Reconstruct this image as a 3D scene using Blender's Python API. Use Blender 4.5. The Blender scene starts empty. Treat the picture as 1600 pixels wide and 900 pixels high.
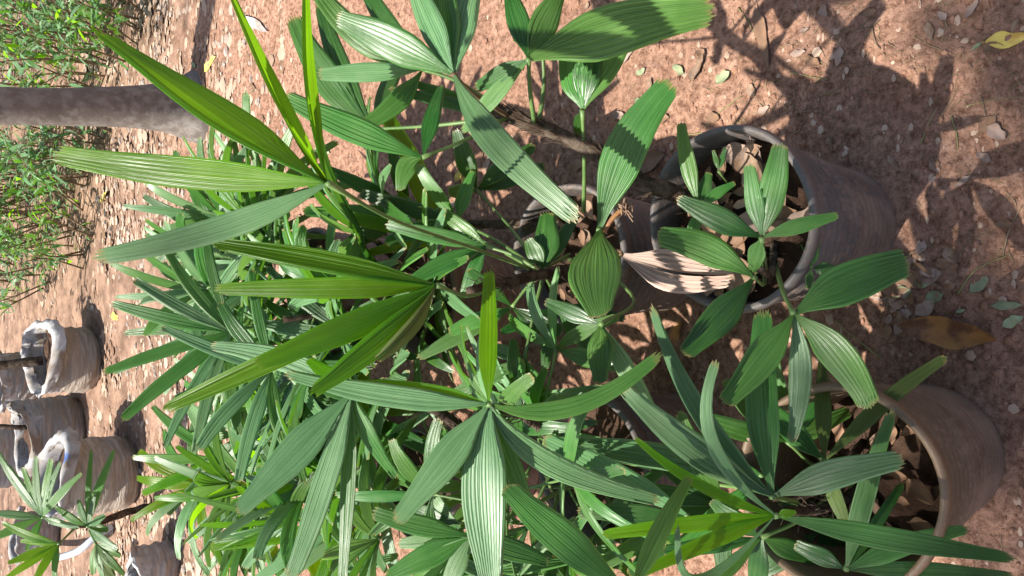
import bpy, math, random
from mathutils import Vector, noise, Matrix
R = math.radians
sc = bpy.context.scene
C = sc.collection

# ------------------------------------------------------------------ camera
CAM_H, PITCH, F = 1.45, R(44), 1236.0
fwd = Vector((0, math.cos(PITCH), -math.sin(PITCH)))
upv = Vector((0, math.sin(PITCH), math.cos(PITCH)))
rgt = Vector((1, 0, 0))
CAM = Vector((0, 0, CAM_H))
cd = bpy.data.cameras.new('camera'); cam = bpy.data.objects.new('camera', cd); C.objects.link(cam)
cd.sensor_fit = 'HORIZONTAL'; cd.sensor_width = 36; cd.lens = F / 1600 * 36
cd.clip_start = .02; cd.clip_end = 2000
# the phone was held upright and the picture saved lying on its side: rolled a quarter turn
cam.matrix_world = Matrix.Translation(CAM) @ Matrix((( -upv.x, rgt.x, -fwd.x), (-upv.y, rgt.y, -fwd.y), (-upv.z, rgt.z, -fwd.z))).to_4x4()
sc.camera = cam

# ------------------------------------------------------------------ light
SUN_EL, SUN_AZ = R(66), R(-74)          # azimuth from +Y towards +X
sdir = Vector((math.sin(SUN_AZ) * math.cos(SUN_EL), math.cos(SUN_AZ) * math.cos(SUN_EL), math.sin(SUN_EL)))
w = bpy.data.worlds.new('World'); sc.world = w; w.use_nodes = True
nt = w.node_tree; bg = nt.nodes['Background']
sky = nt.nodes.new('ShaderNodeTexSky'); sky.sky_type = 'NISHITA'; sky.sun_disc = False
sky.sun_elevation = SUN_EL; sky.sun_rotation = SUN_AZ
sky.air_density = 1.0; sky.dust_density = 2.5
nt.links.new(sky.outputs[0], bg.inputs[0]); bg.inputs[1].default_value = 0.095
sd = bpy.data.lights.new('sun', 'SUN'); sd.energy = 4.9; sd.angle = R(.7); sd.color = (1, .95, .86)
so = bpy.data.objects.new('sun', sd); C.objects.link(so)
so.rotation_euler = (-sdir).to_track_quat('-Z', 'Y').to_euler()
so.location = (0, 0, 12)
sc.view_settings.view_transform = 'Standard'; sc.view_settings.look = 'None'
sc.view_settings.exposure = 1.1; sc.view_settings.gamma = 1
sc.view_settings.use_curve_mapping = False
sc.cycles.transparent_max_bounces = 8; sc.cycles.max_bounces = 8

# ------------------------------------------------------------------ helpers
rng = random.Random(7)
def at(x, y, d):
    """point seen at photo position (x, y) at d metres along the view axis"""
    return CAM + d * (fwd + rgt * ((450 - y) / F) + upv * ((800 - x) / F))
def ground_at(x, y, z=0.0):
    r = fwd + rgt * ((450 - y) / F) + upv * ((800 - x) / F)
    return CAM + r * ((z - CAM_H) / r.z)
def hgt(x, y):
    n = noise.noise
    h = .028 * n(Vector((x * 1.1, y * 1.1, 3))) + .014 * n(Vector((x * 4.1, y * 4.1, 7)))
    h += .0055 * n(Vector((x * 15, y * 15, 1)))
    return h
def fine(x, y):
    n = noise.noise
    a = n(Vector((x * 42, y * 42, 5))); b = n(Vector((x * 95, y * 95, 9)))
    c = n(Vector((x * 11, y * 11, 12)))
    return .0048 * a + .0042 * max(b, -.25) + .006 * c
def link_mesh(name, verts, faces, mat, parent=None, origin=None, smooth=True, uvs=None, pw=None):
    """verts are world coordinates; origin = world origin of the object; pw = world origin of the parent"""
    o0 = Vector(origin) if origin is not None else Vector((0, 0, 0))
    me = bpy.data.meshes.new(name)
    me.from_pydata([tuple(Vector(v) - o0) for v in verts], [], faces)
    if uvs is not None:
        ul = me.uv_layers.new(name='UVMap')
        idx = [0] * len(me.loops); me.loops.foreach_get('vertex_index', idx)
        flat = []
        for i in idx: flat += uvs[i]
        ul.data.foreach_set('uv', flat)
    if smooth: me.polygons.foreach_set('use_smooth', [True] * len(me.polygons))
    me.materials.append(mat)
    o = bpy.data.objects.new(name, me); C.objects.link(o)
    if parent is not None:
        o.parent = parent; o.location = o0 - (Vector(pw) if pw is not None else Vector((0, 0, 0)))
    else:
        o.location = o0
    return o
def empty(name, loc):
    o = bpy.data.objects.new(name, None); C.objects.link(o); o.location = loc; o.empty_display_size = .1
    return o
def tag(o, label, cat, group=None):
    o['label'] = label; o['category'] = cat
    if group: o['group'] = group
    return o
def tube(path, radii, n=8, wob=0, cap=True):
    """returns verts, faces of a tube along path"""
    V, Fc = [], []
    pts = [Vector(p) for p in path]
    ref = None
    for i, p in enumerate(pts):
        t = (pts[min(i + 1, len(pts) - 1)] - pts[max(i - 1, 0)]).normalized()
        if ref is None:
            ref = t.orthogonal().normalized()
        ref = (ref - t * ref.dot(t)).normalized()
        b = t.cross(ref)
        for k in range(n):
            a = 2 * math.pi * k / n
            r = radii[i] * (1 + (wob * noise.noise(p * 30 + Vector((k * 1.7, 0, 0))) if wob else 0))
            V.append(p + (ref * math.cos(a) + b * math.sin(a)) * r)
    for i in range(len(pts) - 1):
        for k in range(n):
            a, b2 = i * n + k, i * n + (k + 1) % n
            Fc.append((a, b2, b2 + n, a + n))
    if cap:
        Fc.append(tuple(range(n - 1, -1, -1))); Fc.append(tuple(range((len(pts) - 1) * n, len(pts) * n)))
    return V, Fc
def merge(parts):
    V, Fc = [], []
    for v, f in parts:
        o = len(V); V += v; Fc += [tuple(i + o for i in q) for q in f]
    return V, Fc
def spline(pts, n):
    """Catmull-Rom through pts, n samples"""
    pts = [Vector(p) for p in pts]
    P = [pts[0] * 2 - pts[1]] + pts + [pts[-1] * 2 - pts[-2]]
    out = []
    m = len(pts) - 1
    for k in range(n):
        u = k / (n - 1) * m; i = min(int(u), m - 1); t = u - i
        a, b, c, d = P[i], P[i + 1], P[i + 2], P[i + 3]
        out.append(.5 * (2 * b + (c - a) * t + (2 * a - 5 * b + 4 * c - d) * t * t + (3 * b - a - 3 * c + d) * t ** 3))
    return out
def sm(a, b, t):
    t = max(0, min(1, (t - a) / (b - a))); return t * t * (3 - 2 * t)

# ------------------------------------------------------------------ materials
class N:
    def __init__(s, name):
        s.m = bpy.data.materials.new(name); s.m.use_nodes = True
        s.t = s.m.node_tree; s.t.nodes.clear()
        s.out = s.t.nodes.new('ShaderNodeOutputMaterial')
    def n(s, typ, **kw):
        x = s.t.nodes.new(typ)
        for k, v in kw.items():
            if k.startswith('i_'):
                key = k[2:]; x.inputs[int(key) if key.isdigit() else key].default_value = v
            else: setattr(x, k, v)
        return x
    def l(s, a, b): s.t.links.new(a, b)
    def math(s, op, a, b=None, clamp=False):
        x = s.n('ShaderNodeMath', operation=op, use_clamp=clamp)
        for i, q in enumerate((a, b)):
            if q is None: continue
            if isinstance(q, (int, float)): x.inputs[i].default_value = q
            else: s.l(q, x.inputs[i])
        return x.outputs[0]
    def ramp(s, fac, stops):
        x = s.n('ShaderNodeValToRGB'); s.l(fac, x.inputs[0]); e = x.color_ramp.elements
        while len(e) < len(stops): e.new(.5)
        for k, (p, c) in enumerate(stops):
            e[k].position = p; e[k].color = (c[0], c[1], c[2], 1) if not isinstance(c, (int, float)) else (c, c, c, 1)
        return x.outputs[0]
    def mix(s, fac, a, b, mode='MIX'):
        x = s.n('ShaderNodeMix', data_type='RGBA', blend_type=mode)
        for sock, q in ((x.inputs[0], fac), (x.inputs[6], a), (x.inputs[7], b)):
            if isinstance(q, (int, float)): sock.default_value = q
            elif isinstance(q, tuple): sock.default_value = (q[0], q[1], q[2], 1)
            else: s.l(q, sock)
        return x.outputs[2]
    def noise(s, scale, detail=4, rough=.55, vec=None, **kw):
        x = s.n('ShaderNodeTexNoise'); x.inputs['Scale'].default_value = scale
        x.inputs['Detail'].default_value = detail; x.inputs['Roughness'].default_value = rough
        if vec is not None: s.l(vec, x.inputs['Vector'])
        return x.outputs[0]

def leaf_material(name, c_dark, c_light, trans_col, trans=.35, rough=.38, tip=(.30, .22, .08), tip_amt=1.0, spec=.5, veins=9):
    m = N(name)
    uv = m.n('ShaderNodeUVMap'); sp = m.n('ShaderNodeSeparateXYZ'); m.l(uv.outputs[0], sp.inputs[0])
    u, v = sp.outputs[0], sp.outputs[1]
    oi = m.n('ShaderNodeObjectInfo'); rnd = oi.outputs['Random']
    off = m.n('ShaderNodeCombineXYZ'); m.l(m.math('MULTIPLY', rnd, 37.0), off.inputs[2])
    m.l(m.math('MULTIPLY', u, 9.0), off.inputs[0]); m.l(m.math('MULTIPLY', v, 1.6), off.inputs[1])
    streak = m.noise(1.0, 4, .6, off.outputs[0])
    tc = m.n('ShaderNodeTexCoord')
    blot = m.noise(22, 3, .6, tc.outputs['Object'])
    f = m.math('ADD', m.math('MULTIPLY', streak, .75), m.math('MULTIPLY', blot, .35))
    f = m.ramp(f, [(.33, 0), (.75, 1)])
    col = m.mix(f, c_dark, c_light)
    # parallel veins
    wv = m.math('SINE', m.math('MULTIPLY', u, veins * 2 * math.pi))
    wv2 = m.math('SINE', m.math('MULTIPLY', u, veins * 6.3 * math.pi))
    vein = m.math('ADD', m.math('MULTIPLY', wv, .6), m.math('MULTIPLY', wv2, .4))
    col = m.mix(m.math('MULTIPLY', m.math('ADD', vein, 1.0), .17), col, tuple(q * .45 for q in c_dark))
    # tiny pale nicks and dust
    spk = m.ramp(m.noise(260, 2, .5, tc.outputs['Object']), [(.70, 0), (.76, 1)])
    col = m.mix(m.math('MULTIPLY', spk, .25), col, (.34, .36, .22))
    dust = m.ramp(m.noise(11, 5, .65, tc.outputs['Object']), [(.5, 0), (.8, 1)])
    col = m.mix(m.math('MULTIPLY', dust, .10), col, (.30, .27, .17))
    hs = m.n('ShaderNodeHueSaturation')
    m.l(m.math('ADD', m.math('MULTIPLY', rnd, .035), .483), hs.inputs['Hue'])
    hs.inputs['Saturation'].default_value = 1.08
    r2 = m.n('ShaderNodeTexWhiteNoise', noise_dimensions='1D'); m.l(rnd, r2.inputs['W'])
    m.l(m.math('ADD', m.math('MULTIPLY', r2.outputs[0], .5), .75), hs.inputs['Value'])
    m.l(col, hs.inputs['Color']); col = hs.outputs[0]
    # frayed dry tip and edges
    tn = m.noise(90, 3, .6, tc.outputs['Object'])
    te = m.ramp(m.math('ADD', v, m.math('MULTIPLY', m.math('SUBTRACT', tn, .5), .10)), [(.972, 0), (1.0, 1)])
    col = m.mix(m.math('MULTIPLY', te, .8 * tip_amt), col, tip)
    bp = m.n('ShaderNodeBump'); bp.inputs['Strength'].default_value = .45; bp.inputs['Distance'].default_value = .0014
    m.l(m.math('ADD', vein, m.math('MULTIPLY', streak, 2.0)), bp.inputs['Height'])
    p = m.n('ShaderNodeBsdfPrincipled'); m.l(col, p.inputs['Base Color']); m.l(bp.outputs[0], p.inputs['Normal'])
    m.l(m.math('ADD', m.math('MULTIPLY', blot, .22), rough - .10), p.inputs['Roughness'])
    p.inputs['Specular IOR Level'].default_value = spec
    tr = m.n('ShaderNodeBsdfTranslucent'); 
    tcol = m.mix(m.math('MULTIPLY', m.math('ADD', vein, 1.0), .22), trans_col, tuple(q * .35 for q in trans_col))
    tcol = m.mix(m.math('MULTIPLY', f, .35), tcol, tuple(min(1, q * 1.3) for q in trans_col))
    m.l(tcol, tr.inputs[0])
    mx = m.n('ShaderNodeMixShader'); mx.inputs[0].default_value = trans
    m.l(p.outputs[0], mx.inputs[1]); m.l(tr.outputs[0], mx.inputs[2]); m.l(mx.outputs[0], m.out.inputs[0])
    return m.m

M = {}
M['dark'] = leaf_material('leaf_dark_green', (.020, .070, .016), (.055, .150, .032), (.10, .32, .02), .25, .31, spec=.65)
M['mid'] = leaf_material('leaf_mid_green', (.050, .145, .030), (.120, .260, .070), (.20, .50, .03), .30, .34, spec=.65)
M['pale'] = leaf_material('leaf_pale_green', (.095, .205, .085), (.205, .350, .170), (.26, .52, .09), .27, .37, spec=.65)
M['young'] = leaf_material('leaf_young_yellow_green', (.055, .16, .010), (.12, .27, .02), (.36, .74, .012), .52, .32, tip_amt=.4)
M['olive'] = leaf_material('leaf_olive', (.075, .12, .025), (.15, .20, .055), (.24, .34, .05), .35, .5)
M['dry'] = leaf_material('leaf_dried', (.36, .26, .20), (.62, .50, .42), (.4, .3, .22), .2, .75, (.5, .4, .3), spec=.2)

def simple(name, c1, c2, scale=12, rough=.8, bump=.3, bdist=.004, detail=6, spec=.3, c3=None, s3=3):
    m = N(name); tc = m.n('ShaderNodeTexCoord'); n1 = m.noise(scale, detail, .65, tc.outputs['Object'])
    col = m.mix(m.ramp(n1, [(.3, 0), (.7, 1)]), c1, c2)
    if c3: col = m.mix(m.ramp(m.noise(s3, 5, .6, tc.outputs['Object']), [(.45, 0), (.62, 1)]), col, c3)
    oi = m.n('ShaderNodeObjectInfo'); hs = m.n('ShaderNodeHueSaturation')
    m.l(m.math('ADD', m.math('MULTIPLY', oi.outputs['Random'], .35), .82), hs.inputs['Value']); m.l(col, hs.inputs['Color'])
    bp = m.n('ShaderNodeBump'); bp.inputs['Strength'].default_value = bump; bp.inputs['Distance'].default_value = bdist
    m.l(m.noise(scale * 4, 6, .7, tc.outputs['Object']), bp.inputs['Height'])
    p = m.n('ShaderNodeBsdfPrincipled'); m.l(hs.outputs[0], p.inputs['Base Color']); m.l(bp.outputs[0], p.inputs['Normal'])
    p.inputs['Roughness'].default_value = rough; p.inputs['Specular IOR Level'].default_value = spec
    m.l(p.outputs[0], m.out.inputs[0]); return m.m

def ground_material():
    m = N('red_laterite_soil'); tc = m.n('ShaderNodeTexCoord'); P = tc.outputs['Object']
    big = m.noise(1.3, 5, .6, P); med = m.noise(7, 6, .65, P); fin = m.noise(60, 8, .75, P); gr = m.noise(320, 3, .6, P)
    f = m.math('ADD', m.math('MULTIPLY', big, .5), m.math('MULTIPLY', med, .5))
    col = m.mix(m.ramp(f, [(.35, 0), (.65, 1)]), (.29, .155, .102), (.49, .295, .208))
    col = m.mix(m.ramp(fin, [(.38, .95), (.60, 0)]), col, (.12, .058, .036))  # pits of the fine bump painted darker, shade put into the soil colour
    col = m.mix(m.ramp(gr, [(.60, 0), (.72, .6)]), col, (.52, .36, .27))
    # organic grey-brown litter soil under the shrubs further off
    sp = m.n('ShaderNodeSeparateXYZ'); m.l(P, sp.inputs[0])
    yy = m.math('ADD', sp.outputs[1], m.math('MULTIPLY', m.math('SUBTRACT', m.noise(1.7, 4, .6, P), .5), 2.2))
    org = m.ramp(m.math('MULTIPLY', yy, .1), [(.31, 0), (.40, .75)])
    col = m.mix(org, col, m.mix(m.ramp(med, [(.4, 0), (.6, 1)]), (.13, .085, .06), (.32, .21, .15)))
    bp = m.n('ShaderNodeBump'); bp.inputs['Strength'].default_value = .8; bp.inputs['Distance'].default_value = .010
    h = m.math('ADD', m.math('MULTIPLY', fin, 1.0), m.math('MULTIPLY', gr, .35)); m.l(h, bp.inputs['Height'])
    p = m.n('ShaderNodeBsdfPrincipled'); m.l(col, p.inputs['Base Color']); m.l(bp.outputs[0], p.inputs['Normal'])
    p.inputs['Roughness'].default_value = .95; p.inputs['Specular IOR Level'].default_value = .15
    m.l(p.outputs[0], m.out.inputs[0]); return m.m
M['ground'] = ground_material()
M['soil'] = simple('potting_soil', (.035, .022, .016), (.12, .07, .048), 40, .95, .8, .01, spec=.1)
M['petiole'] = simple('petiole_green', (.06, .13, .035), (.13, .20, .06), 30, .45, .1, .001, spec=.4)
M['petiole_brown'] = simple('petiole_brown', (.09, .05, .03), (.18, .12, .06), 30, .6, .2, .001)
M['cane'] = simple('fibrous_cane', (.018, .013, .010), (.085, .055, .038), 90, .95, 1.0, .004, spec=.1, c3=(.13, .10, .075), s3=35)
M['fibre'] = simple('cane_fibre', (.035, .024, .018), (.12, .085, .06), 60, .95, .3, .001, spec=.1)
M['litter1'] = simple('fallen_leaf_tan', (.20, .13, .085), (.36, .25, .18), 25, .8, .4, .002, c3=(.17, .10, .06), s3=30)
M['litter2'] = simple('fallen_leaf_brown', (.13, .075, .045), (.26, .15, .09), 25, .7, .4, .002)
M['litter3'] = simple('fallen_leaf_pinkish', (.22, .15, .115), (.34, .25, .205), 25, .75, .4, .002)
M['litter4'] = simple('fallen_leaf_yellow', (.50, .36, .06), (.66, .55, .16), 25, .6, .3, .002, c3=(.40, .24, .05), s3=28)
M['litter5'] = simple('fallen_leaf_greyish_green', (.16, .19, .10), (.26, .29, .17), 25, .6, .3, .002)
M['litter6'] = simple('fallen_leaf_orange_brown', (.34, .15, .045), (.50, .26, .09), 22, .55, .5, .003, c3=(.16, .07, .035), s3=24)
M['twig'] = simple('dry_twig', (.11, .075, .045), (.26, .19, .11), 40, .9, .3, .001)
M['straw'] = simple('green_straw', (.17, .17, .06), (.30, .27, .12), 40, .8, .2, .001)
M['stone'] = simple('pebble_stone', (.26, .20, .16), (.50, .42, .36), 30, .9, .5, .002)
M['clod'] = simple('soil_clod', (.22, .11, .07), (.42, .24, .165), 40, .95, .7, .003, spec=.1)
M['flake'] = simple('leaf_flake', (.20, .12, .075), (.52, .40, .31), 1.7, .85, .3, .001, spec=.2)
M['bark'] = simple('smooth_grey_bark', (.12, .10, .085), (.21, .18, .155), 9, .85, .5, .006, c3=(.25, .225, .20), s3=26)

def pot_material(name, body, dust, dust_lo):
    m = N(name); tc = m.n('ShaderNodeTexCoord'); P = tc.outputs['Object']
    sp = m.n('ShaderNodeSeparateXYZ'); m.l(P, sp.inputs[0]); z = sp.outputs[2]
    mp = m.n('ShaderNodeMapping'); m.l(P, mp.inputs[0]); mp.inputs['Scale'].default_value = (1, 1, .45)
    n1 = m.noise(16, 7, .7, mp.outputs[0]); n2 = m.noise(110, 5, .7, P); n3 = m.noise(5, 3, .5, P)
    low = m.math('SUBTRACT', .36, z)
    k = m.math('ADD', m.math('MULTIPLY', low, 1.6), m.math('SUBTRACT', n1, .62))
    k = m.math('ADD', k, m.math('MULTIPLY', m.math('SUBTRACT', n2, .5), 1.5))
    f = m.ramp(k, [(-.0, .12), (.34, .95)])
    b = m.mix(m.ramp(n3, [(.4, 0), (.65, 1)]), body, tuple(q * 1.7 for q in body))
    b = m.mix(m.ramp(n2, [(.5, 0), (.7, .35)]), b, dust)
    col = m.mix(f, b, m.mix(m.ramp(n1, [(.4, 0), (.6, 1)]), dust_lo, dust))
    bp = m.n('ShaderNodeBump'); bp.inputs['Strength'].default_value = .35; bp.inputs['Distance'].default_value = .002
    m.l(m.math('ADD', n2, f), bp.inputs['Height'])
    p = m.n('ShaderNodeBsdfPrincipled'); m.l(col, p.inputs['Base Color']); m.l(bp.outputs[0], p.inputs['Normal'])
    m.l(m.math('ADD', m.math('MULTIPLY', f, .4), .5), p.inputs['Roughness'])
    m.l(p.outputs[0], m.out.inputs[0]); return m.m
M['pot'] = pot_material('weathered_black_plastic', (.062, .060, .060), (.22, .15, .115), (.17, .10, .072))
M['pot_brown'] = pot_material('brown_stained_plastic', (.11, .072, .04), (.24, .15, .10), (.17, .10, .07))

def sack_material(name, c1, c2, dirt):
    m = N(name); tc = m.n('ShaderNodeTexCoord'); P = tc.outputs['Object']
    sp = m.n('ShaderNodeSeparateXYZ'); m.l(P, sp.inputs[0])
    n1 = m.noise(6, 5, .6, P); n2 = m.noise(25, 5, .7, P)
    col = m.mix(m.ramp(n1, [(.35, 0), (.65, 1)]), c1, c2)
    k = m.math('ADD', m.math('MULTIPLY', m.math('SUBTRACT', .30, sp.outputs[2]), 1.3), m.math('SUBTRACT', n1, .45))
    col = m.mix(m.ramp(k, [(0, 0), (.45, .8)]), col, dirt)
    # woven tape
    wz = m.math('SINE', m.math('MULTIPLY', sp.outputs[2], 900)); 
    mp = m.n('ShaderNodeMapping'); m.l(P, mp.inputs[0]); mp.inputs['Scale'].default_value = (3, 3, 26)
    wr = m.noise(2.4, 4, .6, mp.outputs[0])
    col = m.mix(m.ramp(wr, [(.45, 0), (.7, .5)]), col, tuple(min(1, q * 1.5) for q in c2))
    bp = m.n('ShaderNodeBump'); bp.inputs['Strength'].default_value = .8; bp.inputs['Distance'].default_value = .012
    m.l(m.math('ADD', wr, m.math('MULTIPLY', wz, .03)), bp.inputs['Height'])
    p = m.n('ShaderNodeBsdfPrincipled'); m.l(col, p.inputs['Base Color']); m.l(bp.outputs[0], p.inputs['Normal'])
    p.inputs['Roughness'].default_value = .6
    m.l(p.outputs[0], m.out.inputs[0]); return m.m
M['sack_tan'] = sack_material('woven_sack_tan', (.24, .205, .165), (.38, .335, .285), (.20, .14, .10))
M['sack_grey'] = sack_material('woven_sack_grey', (.19, .185, .175), (.30, .29, .28), (.13, .10, .08))
M['sack_pale'] = sack_material('woven_sack_pale', (.30, .28, .26), (.42, .40, .39), (.18, .13, .10))
M['cuff'] = simple('sack_cuff_white', (.30, .295, .295), (.44, .43, .43), 14, .7, .5, .006, c3=(.20, .16, .125), s3=7)

def printed_cuff():
    m = M['cuff'].copy(); m.name = 'sack_cuff_blue_print'; t = m.node_tree
    p = [n_ for n_ in t.nodes if n_.type == 'BSDF_PRINCIPLED'][0]; src = p.inputs['Base Color'].links[0].from_socket
    tc = t.nodes.new('ShaderNodeTexCoord'); ds_ = t.nodes.new('ShaderNodeVectorMath'); ds_.operation = 'DISTANCE'; ds_.inputs[1].default_value = (.15, -.15, .36)
    t.links.new(tc.outputs['Object'], ds_.inputs[0])
    cr = t.nodes.new('ShaderNodeValToRGB'); cr.color_ramp.elements[0].position = .015; cr.color_ramp.elements[0].color = (1, 1, 1, 1)
    cr.color_ramp.elements[1].position = .045; cr.color_ramp.elements[1].color = (0, 0, 0, 1); t.links.new(ds_.outputs['Value'], cr.inputs[0])
    mx = t.nodes.new('ShaderNodeMix'); mx.data_type = 'RGBA'; t.links.new(cr.outputs[0], mx.inputs[0]); t.links.new(src, mx.inputs[6]); mx.inputs[7].default_value = (.06, .16, .45, 1)
    t.links.new(mx.outputs[2], p.inputs['Base Color']); return m
M['cuff_print'] = printed_cuff()
M['tube_grey'] = simple('grey_tube_plastic', (.30, .33, .38), (.42, .45, .50), 20, .5)

# ------------------------------------------------------------------ ground
def axis(lo, hi, step, far):
    a = []; x = lo
    while x <= hi + 1e-6: a.append(x); x += step
    s = step; x = a[-1]
    while x < far: s *= 1.5; x += s; a.append(x)
    s = step; x = a[0]; pre = []
    while x > -far: s *= 1.5; x -= s; pre.append(x)
    return pre[::-1] + a
xs = axis(-1.0, 1.3, .0105, 400); ys = axis(0.0, 3.0, .0115, 400)
gv = []
for y in ys:
    for x in xs:
        z = hgt(x, y) if abs(x) < 14 and abs(y) < 16 else 0
        if -1.1 < x < 1.4 and -.1 < y < 3.1: z += fine(x, y)
        gv.append((x, y, z))
nx = len(xs)
gf = [(j * nx + i, j * nx + i + 1, (j + 1) * nx + i + 1, (j + 1) * nx + i) for j in range(len(ys) - 1) for i in range(nx - 1)]
g = link_mesh('ground', gv, gf, M['ground']); g['kind'] = 'structure'

# ------------------------------------------------------------------ leaflets, fronds, palms
def leaflet(parent, pw, mat, p0, pm, p1, nrm, width, pleats=5, seg=13, split=False, gutter=.12, tipw=.62, name='leaflet', twist=0.0):
    p0, pm, p1 = Vector(p0), Vector(pm), Vector(p1)
    L = (p1 - p0).length
    c = 2 * pm - .5 * (p0 + p1)
    cols = pleats * 2 + 1
    tend = []
    for k in range(cols):
        s = k / pleats - 1
        tend.append(1.0 - .035 * s * s - (.022 if k % 2 == 0 else 0) - rng.random() * .02)
    V, U = [], []
    ph = rng.random() * 6
    tipw = tipw * rng.uniform(.7, 1.1); rise = .42 if L / width < 6 else rng.uniform(.28, .40)
    fold = gutter * (rng.random() * .8 + .6)
    for i in range(seg + 1):
        u = i / seg
        for k in range(cols):
            s = k / pleats - 1
            t = u * tend[k]
            p = p0 * (1 - t) ** 2 + c * (2 * t * (1 - t)) + p1 * t * t
            T = (2 * (1 - t) * (c - p0) + 2 * t * (p1 - c)).normalized()
            n = nrm - T * nrm.dot(T)
            n = n.normalized() if n.length > 1e-4 else T.orthogonal().normalized()
            B = T.cross(n)
            if twist:
                a = twist * (t - .3); B, n = B * math.cos(a) + n * math.sin(a), n * math.cos(a) - B * math.sin(a)
            wd = width * .5 * (.09 + .91 * sm(-.06, rise, t)) * (1 - (1 - tipw) * sm(.45, 1.0, t) ** 1.2)
            wd *= 1 + .035 * math.sin(t * 9 + ph + (2 if s > 0 else 0))
            z = (1 if k % 2 else -1) * (.085 if pleats < 7 else .06) * width * (.4 + .6 * sm(0, .3, t)) * (1 - .5 * sm(.8, 1, t))
            z += abs(s) * wd * fold * 1.2 - .04 * width
            z += .03 * width * math.sin(t * 7 + ph + s * 1.5)
            if split and t > .35:
                z += (.5 if s > 0 else -.3) * wd * (t - .35) * 1.6
            V.append(p + B * (s * wd) + n * z); U.append((k / (cols - 1), u * 1.0))
    Fc = []
    for i in range(seg):
        for k in range(cols - 1):
            if split and k == pleats and i > seg * .35: continue
            a = i * cols + k
            Fc.append((a, a + 1, a + cols + 1, a + cols))
    return link_mesh(name, V, Fc, M[mat], parent, p0, True, U, pw)

def petiole(parent, pw, path, r0, r1, mat='petiole', name='frond'):
    pts = spline(path, 12) if len(path) > 2 else [Vector(path[0]).lerp(Vector(path[1]), k / 9) for k in range(10)]
    n = len(pts)
    rad = [r0 + (r1 - r0) * k / (n - 1) for k in range(n)]
    rad[-1] = r1 * 1.9; rad[-2] = r1 * 1.35
    v, f = tube(pts, rad, 6)
    hub = pts[-1]
    return link_mesh(name, v, f, M[mat], parent, hub, True, None, pw), hub

def jit(a): return Vector((rng.uniform(-a, a), rng.uniform(-a, a), rng.uniform(-a, a)))

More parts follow.
